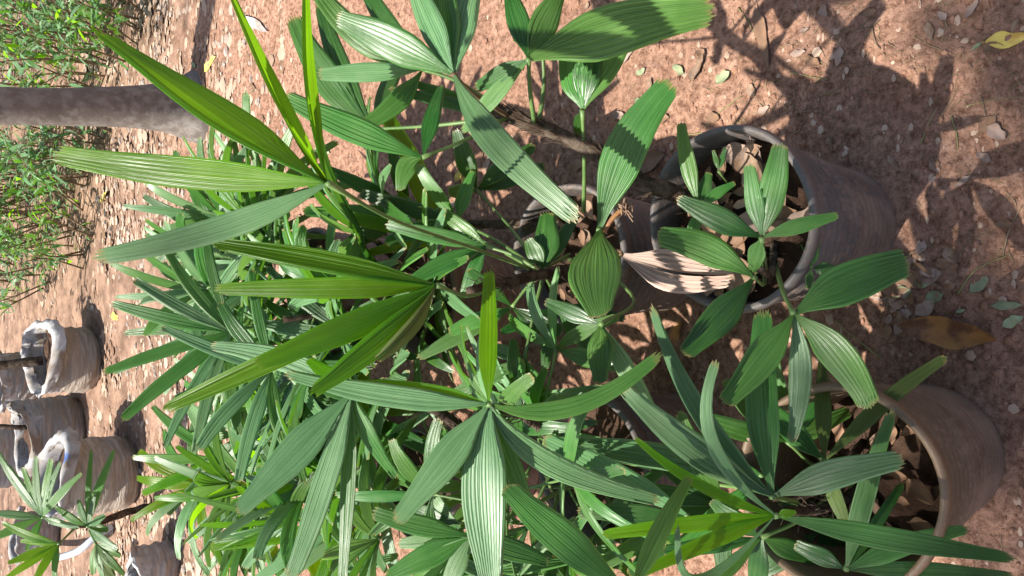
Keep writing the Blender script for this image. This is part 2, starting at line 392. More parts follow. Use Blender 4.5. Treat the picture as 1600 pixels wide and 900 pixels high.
class Palm:
    def __init__(s, loc, label, group='potted lady palms'):
        s.loc = Vector(loc); s.root = empty('lady_palm', s.loc); tag(s.root, label, 'palm', group)
    def cane(s, path, r0=.011, r1=.008, fibres=60, name='cane'):
        pts = spline(path, 26)
        v, f = tube(pts, [r0 + (r1 - r0) * k / 25 for k in range(26)], 9, .35)
        parts = [(v, f)]
        o = link_mesh(name, *merge(parts), M['cane'], s.root, pts[0], True, None, s.loc)
        if fibres:
            fv, ff = [], []
            for _ in range(fibres):
                k = rng.randrange(2, 24); p = pts[k]; t = (pts[k + 1] - p).normalized()
                q = t.orthogonal().normalized(); a = rng.uniform(0, 6.28); d = (q * math.cos(a) + t.cross(q) * math.sin(a))
                st = p + d * r0 * .8; e = st + d * rng.uniform(.002, .011) + t * rng.uniform(.008, .03)
                e2 = e + d * rng.uniform(-.004, .012) + t * rng.uniform(.0, .02)
                a2, b2 = tube([st, e, e2], [.0008, .0006, .0003], 3, 0, False)
                o2 = len(fv); fv += a2; ff += [tuple(i + o2 for i in x) for x in b2]
            h = link_mesh('fibre_sheath', fv, ff, M['fibre'], o, pts[0], True, None, pts[0]); h['kind'] = 'stuff'
        return pts
    def frond(s, hub, path, leaves, tilt=.9, side=0.0, r=(.0042, .0024), pet='petiole', wob=.22):
        """hub=(x,y,d) in the photo; path = petiole points from the cane (x,y,d); leaves=(tipx,tipy,ddepth,width_px,mat[,midx,midy,middd])"""
        H = at(*hub)
        pts = [at(*q) if not isinstance(q, Vector) else q for q in path] + [H]
        fr, H = petiole(s.root, s.loc, pts, r[0], r[1], pet)
        for lf in leaves:
            tx, ty, dd, wpx, mat = lf[:5]
            d1 = hub[2] + dd
            p1 = at(tx, ty, d1); L = (p1 - H).length
            if len(lf) > 5:
                pm = at(lf[5], lf[6], hub[2] + (lf[7] if len(lf) > 7 else dd * .5))
            else:
                pm = (H + p1) * .5 + Vector((0, 0, .035 * L)) + jit(.02 * L)
            tocam = (CAM - pm).normalized()
            n = (tocam + Vector((side, 0, tilt)) + jit(wob)).normalized()
            if tilt < 0 and mat in ('mid', 'pale'): n = (tocam + Vector((side, 0, .8)) + jit(wob)).normalized()
            T = (p1 - H).normalized(); nn = (n - T * n.dot(T)).normalized(); Bv = T.cross(nn)
            wpx = wpx * (1.0 if mat == 'young' and tilt < 0 else .9 if wpx < 64 else 1.0) / max(.55, (Bv - tocam * Bv.dot(tocam)).length)
            st = H + (pm - H).normalized() * .003
            leaflet(fr, H, mat, st, pm, p1, n, wpx * (hub[2] + dd * .5) / F, pleats=max(3, min(8, int(wpx / 7))),
                    split=(mat == 'dry'), gutter=.10 if mat != 'young' else .22)
        return fr
    def grow(s, attach, d, plen, n, L, mat, spread=1.5, droop=.25, wid=.026, seg=9, pleats=4, roll=0.0):
        """a frond grown freely in space"""
        d = Vector(d).normalized(); attach = Vector(attach)
        sag = Vector((0, 0, -.12 * plen))
        H = attach + d * plen + sag
        mid = attach + d * plen * .5
        fr, H = petiole(s.root, s.loc, [attach, mid, H], .0034, .0019)
        b = d.cross(Vector((0, 0, 1)))
        b = b.normalized() if b.length > .05 else Vector((1, 0, 0))
        nn = b.cross(d).normalized()
        b, nn = b * math.cos(roll) + nn * math.sin(roll), nn * math.cos(roll) - b * math.sin(roll)
        for k in range(n):
            a = (k / max(1, n - 1) - .5) * 2 * spread + rng.uniform(-.12, .12)
            dl = (d * math.cos(a) + b * math.sin(a) + nn * .12).normalized()
            LL = L * (1 - .22 * abs(a) / 1.6) * rng.uniform(.85, 1.1)
            dr = droop * rng.uniform(.5, 1.4)
            p1 = H + dl * LL + Vector((0, 0, -dr * LL))
            pm = H + dl * LL * .52 + Vector((0, 0, -dr * LL * .16))
            m = mat if isinstance(mat, str) else rng.choice(mat)
            leaflet(fr, H, m, H + dl * .003, pm, p1, (nn + jit(.25)).normalized(), wid * rng.uniform(.8, 1.2), pleats, seg, False, .22, twist=rng.uniform(-.35, .35))
        return fr

# ------------------------------------------------------------------ pots
def lathe(profile, n=56, warp=None):
    V, Fc = [], []
    for (r, z) in profile:
        for k in range(n):
            a = 2 * math.pi * k / n
            q = warp(a, z) if warp else 1
            V.append((r * q * math.cos(a), r * q * math.sin(a), z))
    m = len(profile)
    for i in range(m - 1):
        for k in range(n):
            a, b = i * n + k, i * n + (k + 1) % n
            Fc.append((a, b, b + n, a + n))
    return V, Fc
def pot(loc, label, mat='pot', R1=.134, H=.375, R0=.112, tilt=(0, 0), soil_z=.27, squash=.03):
    prof = [(.0, .004), (R0 * .6, .0), (R0, .0), (R0 + .004, .01)]
    def rad(z): return R0 + (R1 - R0) * (z / H)
    ribs = 9
    z = .03
    while z < H - .03:
        t = z / H
        amp = .0036 if z > H * .5 else .0014
        prof += [(rad(z) + amp * math.sin(z * 2 * math.pi / .023), z)]
        z += .0046
    prof += [(rad(H) + .001, H - .026), (R1 + .006, H - .024), (R1 + .009, H - .018), (R1 + .0085, H - .006), (R1 + .005, H), (R1 - .001, H - .001), (R1 - .004, H - .012),
             (rad(H - .05) - .005, H - .05), (rad(.10) - .005, .10), (rad(.03) - .006, .02), (0.0, .018)]
    ph = rng.random() * 6
    def warp(a, z): return 1 + squash * (z / H) * math.sin(2 * a + ph) + .008 * math.sin(5 * a + ph) * (z / H) ** 2 + .006 * math.sin(3 * a + z * 14)
    v, f = lathe(prof, 64, warp)
    root = empty('plant_pot', Vector((loc[0], loc[1], hgt(loc[0], loc[1]) - .004))); tag(root, label, 'pot', 'ribbed plastic plant pots')
    root.rotation_euler = (tilt[0], tilt[1], rng.random() * 6)
    nb = len(prof) - 7
    link_mesh('pot_wall', v, f, M[mat], root)
    # soil: lumpy disc
    sv, sf = [], []; rs = rad(soil_z) - .006; n = 40; rings = 14
    for i in range(rings + 1):
        for k in range(n):
            a = 2 * math.pi * k / n; r = rs * i / rings
            q = warp(a, soil_z)
            x, y = r * q * math.cos(a), r * q * math.sin(a)
            sv.append((x, y, soil_z + .014 * noise.noise(Vector((x * 25 + loc[0] * 9, y * 25, 2))) + .008 * noise.noise(Vector((x * 80, y * 80 + loc[1] * 7, 4)))))
    for i in range(rings):
        for k in range(n):
            a, b = i * n + k, i * n + (k + 1) % n; sf.append((a, b, b + n, a + n))
    link_mesh('soil', sv, sf, M['soil'], root)
    return root

pots = {}
pots['A'] = (.105, .640); pots['B'] = (-.278, .478); pots['C'] = (.065, 1.03); pots['D'] = (-.345, .99)
pots['E'] = (-.02, 1.50); pots['F'] = (-.47, 1.52); pots['G'] = (.03, 1.98); pots['H'] = (-.46, 2.08)
pot(pots['A'], 'dusty black ribbed pot with dried leaves on its soil, standing alone on bare red soil', 'pot', soil_z=.315)
pot(pots['B'], 'brown stained ribbed pot with a deep dark hollow beside the orange brown fallen leaf', 'pot_brown', soil_z=.20, R1=.138)
pot(pots['C'], 'dark blue grey ribbed pot right behind the dried pinkish palm leaf', 'pot', soil_z=.255, H=.315)
pot(pots['D'], 'dark pot hidden under the wide drooping blue green palm fan', 'pot', H=.315, soil_z=.26)
for k, nm in (('E', 'brown pot in the middle of the palm clump'), ('F', 'dark pot under the palms on the grow bag side'),
              ('G', 'dark pot under the palm bordering the bare soil strip'), ('H', 'dark pot under the rearmost palm of the clump')):
    pot(pots[k], nm, 'pot_brown' if k == 'E' else 'pot', H=.315, soil_z=.26)
def soil_pt(k, dx=0, dy=0, z=.26): return Vector((pots[k][0] + dx, pots[k][1] + dy, z))

# ---- palm in the lone black pot: leaning fibrous cane with the high fans, low glossy fans at its foot
A = Palm(soil_pt('A', z=.26), 'palm with a leaning fibrous cane and low glossy fans in the lone black pot')
ca = A.cane([soil_pt('A', -.01, .03), at(1050, 300, 1.24), at(1000, 284, 1.245), at(900, 222, 1.27), at(800, 182, 1.30), at(772, 172, 1.30)], .0135, .012, 220)
A.cane([soil_pt('A', .0, -.02), at(1205, 425, 1.12), at(1188, 420, 1.08)], .006, .004, 25)
top = (795, 182, 1.30)
A.frond((708, 116, 1.10), [top, (745, 150, 1.18)], [
    (522, 26, .02, 62, 'mid', 610, 66), (640, -45, .03, 46, 'pale'), (690, -60, .05, 52, 'mid'), (745, -50, .06, 48, 'pale'),
    (910, 346, -.12, 52, 'pale', 776, 225, -.08)], pet='petiole_brown')
A.frond((660, 108, 1.28), [top, (720, 130, 1.28)], [
    (494, 116, .0, 34, 'pale'), (492, -20, .02, 46, 'mid', 560, 55), (570, 196, -.02, 36, 'mid', 620, 158), (560, -40, .05, 36, 'dark')])
A.frond((582, 202, 1.45), [top, (680, 196, 1.36)], [
    (455, 22, .03, 54, 'mid', 508, 120), (500, 0, .05, 36, 'dark'), (640, 60, .08, 30, 'dark')])
A.frond((794, 183, 1.30), [(808, 186, 1.302)], [(604, 138, -.02, 22, 'dark', 700, 160), (640, 128, -.01, 20, 'dark', 710, 152)])
A.frond((826, 92, 1.12), [(835, 190, 1.28), (828, 140, 1.2)], [
    (1122, 14, -.06, 80, 'mid', 960, 46), (880, -20, .0, 50, 'mid'), (790, -30, .03, 40, 'dark'), (742, 138, .06, 30, 'dark'), (720, 208, .08, 30, 'mid')], tilt=.6)
A.frond((846, 60, 1.26), [(842, 192, 1.285), (850, 130, 1.28)], [(815, 28, .0, 20, 'dark'), (800, 60, .0, 20, 'dark'), (820, 78, .02, 18, 'dark')])
A.frond((910, 172, 1.22), [(912, 330, 1.4), (913, 260, 1.3)], [
    (884, 62, .0, 52, 'mid'), (928, 48, -.02, 48, 'dark'), (988, 52, -.04, 40, 'mid', 948, 105), (900, 215, .06, 22, 'dark')])
A.frond((660, 246, 1.20), [top, (735, 215, 1.24)], [(440, 150, -.03, 48, 'mid', 548, 200), (625, 300, .0, 34, 'mid', 634, 262), (690, 130, .05, 30, 'dark')])
# low fans of the pot
A.frond((1190, 371, 1.06), [soil_pt('A', -.02, .0, .27), (1196, 420, 1.12)], [
    (1056, 308, .02, 44, 'dark'), (1169, 254, -.01, 32, 'mid'), (1220, 221, -.03, 48, 'mid'), (1313, 336, -.04, 28, 'mid'), (1176, 428, .03, 30, 'mid')], wob=.12)
A.frond((1178, 433, 1.09), [soil_pt('A', -.02, .0, .27), (1195, 440, 1.13)], [
    (1024, 368, .02, 54, 'mid', 1100, 388), (1068, 555, -.03, 56, 'dark', 1120, 500)], wob=.12)
A.frond((1240, 490, 1.0), [soil_pt('A', -.02, -.01, .27), (1222, 450, 1.08)], [
    (1424, 408, -.04, 66, 'mid', 1330, 440), (1130, 634, -.02, 56, 'mid', 1190, 560), (1362, 640, -.05, 58, 'mid', 1310, 556), (1235, 695, .03, 40, 'pale', 1250, 590)], wob=.1)
A.frond((1092, 322, 1.18), [soil_pt('A', .01, .03, .27), (1110, 330, 1.22)], [
    (1064, 188, -.02, 28, 'mid'), (1108, 268, .0, 26, 'dark'), (1150, 285, -.01, 20, 'mid'), (1075, 400, .02, 22, 'mid')])
A.frond((1123, 268, 1.16), [soil_pt('A', .03, .03, .27)], [(1114, 234, 0, 9, 'dark'), (1134, 230, 0, 10, 'dark')], r=(.002, .0012))
A.frond((1268, 418, 1.12), [soil_pt('A', .0, -.05, .27)], [(1276, 376, 0, 16, 'dark'), (1312, 424, -.01, 26, 'dark'), (1262, 452, .01, 14, 'dark')], r=(.002, .0012))

# ---- palm in the blue grey pot: young bright fans on top
Cc = Palm(soil_pt('C', z=.26), 'tall palm with bright yellow green top fans, in the dark blue grey pot')
cc = Cc.cane([soil_pt('C', -.01, -.01), at(905, 418, 1.47), at(850, 428, 1.34), at(795, 440, 1.22), at(735, 455, 1.08)], .0125, .007, 150)
Cc.cane([soil_pt('C', .04, .02), at(830, 352, 1.62), at(740, 350, 1.66), at(690, 352, 1.68)], .011, .008, 90)
Cc.frond((512, 286, .76), [(850, 428, 1.34), (740, 388, 1.12), (620, 346, .92)], [
    (146, 44, .05, 58, 'young', 330, 176), (352, -30, .08, 32, 'young', 442, 170), (478, -40, .08, 24, 'young', 483, 130),
    (76, 240, .05, 50, 'young', 290, 270), (140, 404, .02, 46, 'pale', 340, 358)], tilt=-.85, side=-.1, wob=.1, r=(.003, .002))
Cc.frond((683, 446, .95), [(795, 440, 1.22), (735, 462, 1.06)], [
    (330, 452, .03, 34, 'young', 500, 450), (325, 378, .03, 36, 'young', 500, 408), (392, 572, -.02, 46, 'young', 545, 512),
    (482, 618, -.02, 38, 'young', 590, 536), (585, 566, .0, 24, 'olive', 640, 515), (250, 644, .06, 34, 'young', 440, 556)], tilt=-.85, wob=.1, r=(.003, .002))
Cc.frond((936, 358, 1.12), [soil_pt('C', -.01, .0, .30), (925, 400, 1.32)], [
    (1052, 124, -.06, 66, 'mid', 978, 232), (940, 498, -.10, 82, 'mid', 928, 425, -.07)], tilt=.5, wob=.08)
Cc.frond((971, 398, 1.22), [soil_pt('C', 0, -.02, .30), (962, 392, 1.25)], [(1146, 428, -.04, 66, 'dry', 1055, 424)], pet='petiole_brown', wob=.05)
Cc.frond((938, 507, 1.16), [soil_pt('C', 0, -.03, .30), (990, 465, 1.3)], [
    (936, 602, -.02, 48, 'mid', 937, 550), (1040, 690, .02, 34, 'pale', 985, 590), (850, 470, .05, 30, 'dark')], wob=.1)
Cc.frond((850, 420, 1.42), [soil_pt('C', 0, .0, .30)], [(856, 330, .02, 44, 'dark'), (825, 372, .0, 34, 'mid'), (905, 330, .04, 26, 'dark')])
for (hx, hy, hd, ax) in ((715, 345, 1.6, [(560, 300), (600, 380), (650, 255), (740, 265)]), (745, 297, 1.7, [(838, 226), (855, 258), (712, 200), (700, 300)]),
                         (760, 385, 1.45, [(600, 350), (640, 440), (690, 330), (720, 470)]), (640, 330, 1.7, [(500, 260), (470, 330), (520, 400), (610, 220)]),
                         (800, 480, 1.4, [(650, 560), (700, 520), (730, 420), (880, 520)]), (820, 560, 1.35, [(850, 640), (800, 690), (760, 540), (700, 620)]),
                         (870, 480, 1.5, [(940, 560), (980, 500), (850, 580), (780, 520)])):
    Cc.frond((hx, hy, hd), [(850, 428, 1.40), ((hx + 850) / 2, (hy + 415) / 2, (hd + 1.4) / 2)],
             [(x, y, rng.uniform(-.05, .06), rng.uniform(24, 36), rng.choice(['dark', 'dark', 'mid', 'mid'])) for x, y in ax], wob=.5)
Cc.frond((700, 372, 1.66), [(760, 350, 1.66)], [(594, 160, .1, 42, 'young', 645, 262), (470, 325, .0, 24, 'young'), (560, 400, .0, 20, 'young'), (620, 300, .0, 24, 'young')], wob=.25)

dst = [at(944, 362, 1.13), at(958, 340, 1.12), at(975, 325, 1.12)]
v, f = tube(spline(dst, 8), [.0035] * 8, 6)
ds = link_mesh('dried_stalk', v, f, M['litter6'], Cc.root, dst[0], True, None, Cc.loc)
hv, hf = [], []
for _ in range(26):
    q = dst[2] + jit(.012); v, f = tube([dst[2] + jit(.004), q, q + jit(.012)], [.0018, .0014, .0008], 4)
    o_ = len(hv); hv += v; hf += [tuple(i + o_ for i in x) for x in f]
link_mesh('dried_flower_head', hv, hf, M['litter1'], ds, dst[2], True, None, dst[0])
# ---- palm in the brown pot
B = Palm(soil_pt('B', z=.19), 'low spreading palm with long strap leaflets in the brown stained pot')
B.cane([soil_pt('B', 0, 0, .19), at(1300, 790, 1.12), at(1225, 800, 1.02)], .009, .006, 60)
B.cane([soil_pt('B', .04, .03, .19), at(1290, 760, 1.15), at(1210, 778, 1.04)], .007, .005, 30)
B.frond((1206, 776, 1.0), [(1245, 785, 1.06)], [
    (1416, 716, -.08, 52, 'pale', 1300, 742), (968, 600, .03, 52, 'pale', 1080, 700), (1192, 478, .05, 56, 'mid', 1190, 630), (1015, 470, .12, 34, 'pale', 1090, 640)], wob=.1)
B.frond((1212, 806, .98), [(1235, 800, 1.03)], [
    (1122, 556, -.03, 24, 'pale', 1112, 690), (988, 680, .0, 20, 'young', 1090, 756), (936, 836, .02, 28, 'young', 1070, 820),
    (1595, 874, -.10, 40, 'mid', 1390, 842), (985, 905, .0, 28, 'young', 1100, 850), (1245, 800, -.01, 16, 'young'), (1060, 815, -.06, 16, 'pale', 1090, 905)], wob=.12)
B.frond((1288, 720, 1.08), [soil_pt('B', .02, .02, .20), (1310, 760, 1.15)], [
    (1482, 556, -.05, 28, 'olive', 1390, 622), (1326, 828, -.02, 26, 'olive'), (1285, 560, .06, 28, 'olive'), (1180, 620, .1, 40, 'mid')], wob=.2)
B.frond((1322, 890, 1.05), [soil_pt('B', -.01, .02, .20)], [
    (1396, 636, -.04, 34, 'mid', 1352, 770), (1516, 826, -.06, 34, 'mid', 1420, 850), (1412, 752, .03, 20, 'mid'), (1240, 850, .03, 30, 'dark'), (1590, 900, -.05, 30, 'dark')], wob=.25)
for (hx, hy, hd, ax) in ((1230, 690, 1.2, [(1130, 590), (1090, 650), (1300, 590), (1330, 640), (1210, 560)]), (1190, 840, 1.12, [(1030, 860), (1090, 930), (1180, 930), (1280, 880), (1110, 780)]),
                         (1130, 790, 1.2, [(960, 760), (990, 830), (1010, 700), (1060, 640), (1130, 900)]), (1280, 830, 1.2, [(1180, 900), (1320, 910), (1400, 880), (1200, 760)])):
    B.frond((hx, hy, hd), [soil_pt('B', .01, .02, .20), ((hx + 1330) / 2, (hy + 770) / 2, hd + .03)],
            [(x, y, rng.uniform(-.05, .06), rng.uniform(26, 40), rng.choice(['dark', 'dark', 'mid'])) for x, y in ax], wob=.45)

# ---- palm with the wide drooping fan
D = Palm(soil_pt('D'), 'palm with a wide drooping blue green fan between the brown pot and the clump')
D.cane([soil_pt('D'), at(880, 700, 1.32), at(830, 655, 1.12), at(785, 638, 1.02)], .011, .007, 90)
D.cane([soil_pt('D', -.02, .05), at(760, 690, 1.35), at(680, 640, 1.24), at(600, 622, 1.12)], .010, .007, 60)
D.frond((763, 632, .98), [(800, 643, 1.05)], [
    (440, 582, .0, 40, 'pale', 600, 618), (614, 820, -.03, 56, 'pale', 692, 722), (768, 925, -.02, 74, 'pale', 754, 770), (1040, 784, .02, 42, 'pale', 862, 726),
    (1038, 548, .04, 34, 'mid', 900, 634), (764, 418, .06, 32, 'young', 762, 530), (500, 604, .02, 24, 'young', 640, 606), (830, 800, .05, 36, 'mid')], wob=.12)
D.frond((549, 614, 1.05), [(620, 628, 1.15)], [
    (366, 806, -.03, 60, 'pale', 455, 712), (452, 910, -.02, 42, 'pale', 504, 762), (533, 930, .0, 26, 'mid', 542, 770), (326, 540, .02, 40, 'pale', 440, 562),
    (622, 750, .02, 30, 'mid', 575, 680), (480, 560, -.03, 30, 'young')], wob=.12)
D.frond((985, 930, .86), [soil_pt('D', -.03, -.05, .30), (1010, 960, 1.1)], [(788, 757, -.02, 62, 'mid', 872, 838), (830, 930, .0, 40, 'mid'), (1080, 740, .1, 34, 'mid')], wob=.1)
D.frond((1190, 742, 1.18), [soil_pt('D', .03, -.05, .30), (1140, 760, 1.3)], [(846, 690, .03, 46, 'pale', 1020, 712), (1000, 640, .02, 36, 'mid'), (1050, 860, .0, 34, 'mid')], wob=.15)
D.frond((1075, 806, 1.15), [soil_pt('D', .0, -.05, .30)], [(846, 684, -.02, 38, 'pale', 950, 735), (900, 800, .03, 34, 'dark'), (980, 900, .0, 36, 'dark'), (930, 890, .02, 32, 'mid')], wob=.2)
D.frond((735, 838, 1.15), [soil_pt('D', -.02, 0, .30)], [(580, 800, .0, 36, 'mid'), (600, 905, .0, 44, 'mid'), (690, 930, .0, 36, 'pale'), (860, 880, .0, 40, 'dark'), (620, 850, .02, 30, 'pale')], wob=.25)
for _ in range(20):
    z = rng.uniform(.42, .68); a = rng.uniform(0, 6.28)
    D.grow(soil_pt('D', rng.uniform(-.05, .05), rng.uniform(-.03, .08), z - .12), (math.cos(a), math.sin(a), rng.uniform(.3, 1.2)), rng.uniform(.12, .24),
           rng.randint(5, 7), rng.uniform(.18, .24), ['mid', 'mid', 'dark', 'pale'], 1.4, .3, .027, roll=rng.uniform(-.3, .3))

# ---- clump behind
def clump(key, label, ncane, height, nf, mats, L=.30, wid=.029, lean=(0, 0)):
    P = Palm(soil_pt(key), label)
    for c in range(ncane):
        a = 2 * math.pi * c / ncane + rng.uniform(-.5, .5); r = .03
        b = soil_pt(key, r * math.cos(a), r * math.sin(a))
        h = height * rng.uniform(.72, 1.05)
        t = b + Vector((math.cos(a) * .10 + lean[0], math.sin(a) * .10 + lean[1], h - .26))
        pts = P.cane([b, b.lerp(t, .5) + Vector((0, 0, .02)), t], .0095, .006, 30)
        for k in range(nf):
            q = pts[int(9 + 16 * (k + rng.random() * .6) / nf)] if k < nf - 1 else pts[-1]
            fa = rng.uniform(0, 6.28) ; el = rng.uniform(.25, 1.3) if k < nf - 1 else rng.uniform(1.2, 2.2)
            P.grow(q, (math.cos(fa), math.sin(fa), el), rng.uniform(.10, .22), rng.randint(6, 9), L * rng.uniform(.85, 1.15), mats, 1.45, rng.uniform(.15, .4), wid, roll=rng.uniform(-.4, .4))
    return P
clump('E', 'palm of the clump just behind the bright yellow green fans', 4, .58, 5, ['mid', 'pale', 'pale', 'mid', 'dark'])
clump('F', 'palm of the clump nearest to the tipped grow bag', 3, .54, 5, ['pale', 'pale', 'pale', 'mid', 'young'])
clump('G', 'palm of the clump bordering the open soil strip', 4, .50, 6, ['pale', 'pale', 'mid', 'mid'])
clump('H', 'rearmost palm of the clump facing the grow bags', 4, .46, 5, ['pale', 'mid', 'pale', 'mid', 'young'])

# ------------------------------------------------------------------ tree in view
def tree(base, top, r0, r1, crown_c, crown_r, nleaf, label, lean_pts=None, limbs=6, leaf=.075, group='trees around the nursery plot', flare=True, seed=1):
    rg = random.Random(seed)
    base = Vector(base); root = empty('tree', base); tag(root, label, 'tree', group)
    path = [base + Vector((0, 0, -.05))] + ([Vector(p) for p in lean_pts] if lean_pts else []) + [Vector(top)]
    pts = spline(path, 40); n = 20; V, Fc = [], []
    for i, p in enumerate(pts):
        f = i / 39; h = p.z - base.z
        for k in range(n):
            a = 2 * math.pi * k / n
            r = r0 + (r1 - r0) * f
            if flare: r += r0 * .62 * math.exp(-max(h, 0) / .11) * (1 + .8 * math.cos(3 * a + .2) + 1.0 * max(0, math.cos(a - 3.3)) ** 3)
            r *= 1 + .05 * noise.noise(Vector((math.cos(a) * 2, math.sin(a) * 2, h * 3)))
            V.append(p + Vector((math.cos(a) * r, math.sin(a) * r, 0)))
    for i in range(39):
        for k in range(n):
            a, b = i * n + k, i * n + (k + 1) % n; Fc.append((a, b, b + n, a + n))
    link_mesh('trunk', V, Fc, M['bark'], root, base, True, None, base)
    cc_, cr = Vector(crown_c), Vector(crown_r)
    parts = []; tips = []
    for k in range(limbs):
        s = pts[rg.randrange(28, 40)]
        e = cc_ + Vector((rg.uniform(-1, 1) * cr.x, rg.uniform(-1, 1) * cr.y, rg.uniform(-.6, .8) * cr.z)) * .8
        m = s.lerp(e, .5) + Vector((0, 0, .15 * (e - s).length))
        parts.append(tube(spline([s, m, e], 10), [r1 * .30 * (1 - .85 * j / 9) + .004 for j in range(10)], 6))
        for j in range(3):
            q = s.lerp(e, rg.uniform(.4, .95)); e2 = q + Vector((rg.uniform(-1, 1), rg.uniform(-1, 1), rg.uniform(-.5, .6))) * .6 * cr.z
            parts.append(tube([q, q.lerp(e2, .5) + Vector((0, 0, .05)), e2], [r1 * .16, r1 * .1, .003], 5)); tips.append(e2)
        tips.append(e)
    link_mesh('limbs', *merge(parts), M['bark'], root, base, True, None, base)
    lv, lf, lu = [], [], []
    cl = [(cc_ + Vector((rg.gauss(0, .5) * cr.x, rg.gauss(0, .5) * cr.y, rg.gauss(0, .5) * cr.z))) for _ in range(max(10, nleaf // 60))] + tips
    for _ in range(nleaf):
        c = rg.choice(cl); p = c + Vector((rg.gauss(0, .16), rg.gauss(0, .16), rg.gauss(0, .10)))
        a = rg.uniform(0, 6.28); d = Vector((math.cos(a), math.sin(a), rg.uniform(-.8, .2))).normalized()
        b = d.cross(Vector((rg.uniform(-.4, .4), rg.uniform(-.4, .4), 1))).normalized(); L = leaf * rg.uniform(.7, 1.4); o = len(lv)
        nn = b.cross(d)
        lv += [p, p + d * L * .5 + b * L * .22 + nn * .01, p + d * L, p + d * L * .5 - b * L * .22 + nn * .01]; lu += [(.5, 0), (1, .5), (.5, .9), (0, .5)]
        lf.append((o, o + 1, o + 2, o + 3))
    cw = link_mesh('crown', lv, lf, M['mid'], root, base, False, lu, base); cw['kind'] = 'stuff'
    return root
tree((.82, 3.60, hgt(.82, 3.6)), (.30, 3.9, 4.2), .088, .06, (.9, 5.0, 5.6), (1.8, 1.4, .8), 3600, 'slender grey brown tree trunk rising from bare soil by the shrubs',
     [(.765, 3.6, .38), (.71, 3.61, .75), (.52, 3.65, 2.2)], seed=3)
tree((-3.9, .2, hgt(-3.9, .2)), (-3.5, .6, 5.4), .13, .07, (-2.7, .84, 6.5), (1.4, .24, .32), 2000, 'tree whose leafy boughs shade the pots',
     [(-3.9, .25, 1.8), (-3.7, .4, 3.8)], limbs=6, leaf=.10, seed=11)
tree((-2.6, 10.2, hgt(-2.6, 10.2)), (-2.4, 10.0, 3.6), .10, .06, (-2.4, 9.6, 4.6), (2.0, 1.6, .8), 3000, 'tree standing well behind the shrubs and grow bags', seed=5)

# ------------------------------------------------------------------ grow bags
def grow_bag(loc, r, h, mat, label, squash=.08, cuff=.07, lean=(0, 0), cuffmat='cuff', flop=.5, seed=0):
    rg = random.Random(seed); ph = rg.random() * 6
    base = Vector((loc[0], loc[1], hgt(*loc) - .006)); root = empty('grow_bag', base); tag(root, label, 'grow bag', 'soil filled woven grow bags')
    n = 48
    def rad(a, z):
        t = z / h
        q = r * (.90 + .10 * sm(0, .25, t)) * (1 + squash * math.sin(2 * a + ph)) * (1 + .03 * noise.noise(Vector((math.cos(a) * 1.5, math.sin(a) * 1.5, z * 4 + ph))))
        q += .017 * noise.noise(Vector((a * .9 + 3 * math.sin(a), z * 34 + 2 * math.cos(a), ph))) * (1 - .3 * t)
        q += .010 * noise.noise(Vector((math.cos(a) * 7, math.sin(a) * 7, z * 3 + ph)))
        return q
    def P(a, rr, z): return base + Vector((rr * math.cos(a) + lean[0] * z, rr * math.sin(a) + lean[1] * z, z))
    V, Fc = [], []; m = 26
    for i in range(m + 1):
        z = h * i / m
        for k in range(n):
            a = 2 * math.pi * k / n
            rr = rad(a, z) * (1 - .10 * max(0, 1 - i / 2.0))
            V.append(P(a, rr, z + .02 * math.sin(a * 2 + ph) * (i / m)))
    for i in range(m):
        for k in range(n):
            a, b = i * n + k, i * n + (k + 1) % n; Fc.append((a, b, b + n, a + n))
    Fc.append(tuple(range(n - 1, -1, -1)))
    link_mesh('bag_wall', V, Fc, M[mat], root, base, True, None, base)
    # folded cuff: up, over and down outside, drooping unevenly
    V, Fc = [], []; prof = [(-.006, -.06), (-.003, -.02), (.0, .0), (.004, .25), (.010, .5), (.022, .72), (.038, .85), (.044, .80), (.047, .6), (.046, .3)]
    for q_, (dr, dz) in enumerate(prof):
        for k in range(n):
            a = 2 * math.pi * k / n
            side = .5 + .5 * math.sin(a + ph)                    # one side stands up, the other folds over
            cf = cuff * (.35 + .9 * side) * (1 + .45 * noise.noise(Vector((math.cos(a) * 3, math.sin(a) * 3, ph))))
            cr_ = noise.noise(Vector((math.cos(a) * 5, math.sin(a) * 5, q_ * .35 + ph)))
            cr2 = noise.noise(Vector((math.cos(a) * 13, math.sin(a) * 13, q_ * .6 + ph)))
            fo = sm(4, 9, q_)
            z = h + .02 * math.sin(a * 2 + ph) + (dz if dz < 0 else dz * cf) - fo * (1 - side) * cuff * .9 + .010 * fo * cr2
            rr = rad(a, h) + dr * (.5 + .8 * (1 - side)) - .05 * side * fo + (.022 * cr_ + .016 * cr2) * (.25 + .75 * min(1, q_ / 5))
            V.append(P(a, rr, z))
    for i in range(len(prof) - 1):
        for k in range(n):
            a, b = i * n + k, i * n + (k + 1) % n; Fc.append((a, b, b + n, a + n))
    link_mesh('cuff', V, Fc, M[cuffmat], root, base, True, None, base)
    V, Fc = [], []
    for i in range(9):
        for k in range(n):
            a = 2 * math.pi * k / n; rr = (rad(a, h * .82) - .004) * i / 8
            q = P(a, rr, h * .82); q.z += .03 * noise.noise(q * 9) + .03 * (1 - i / 8)
            V.append(q)
    for i in range(8):
        for k in range(n):
            a, b = i * n + k, i * n + (k + 1) % n; Fc.append((a, b, b + n, a + n))
    link_mesh('soil', V, Fc, M['soil'], root, base, True, None, base)
    return root
g1 = ground_at(160, 563); grow_bag((g1.x, g1.y + .19), .19, .265, 'sack_tan', 'tan woven grow bag with a white folded cuff, standing on open red soil', .05, .06, (0, .1), seed=2)
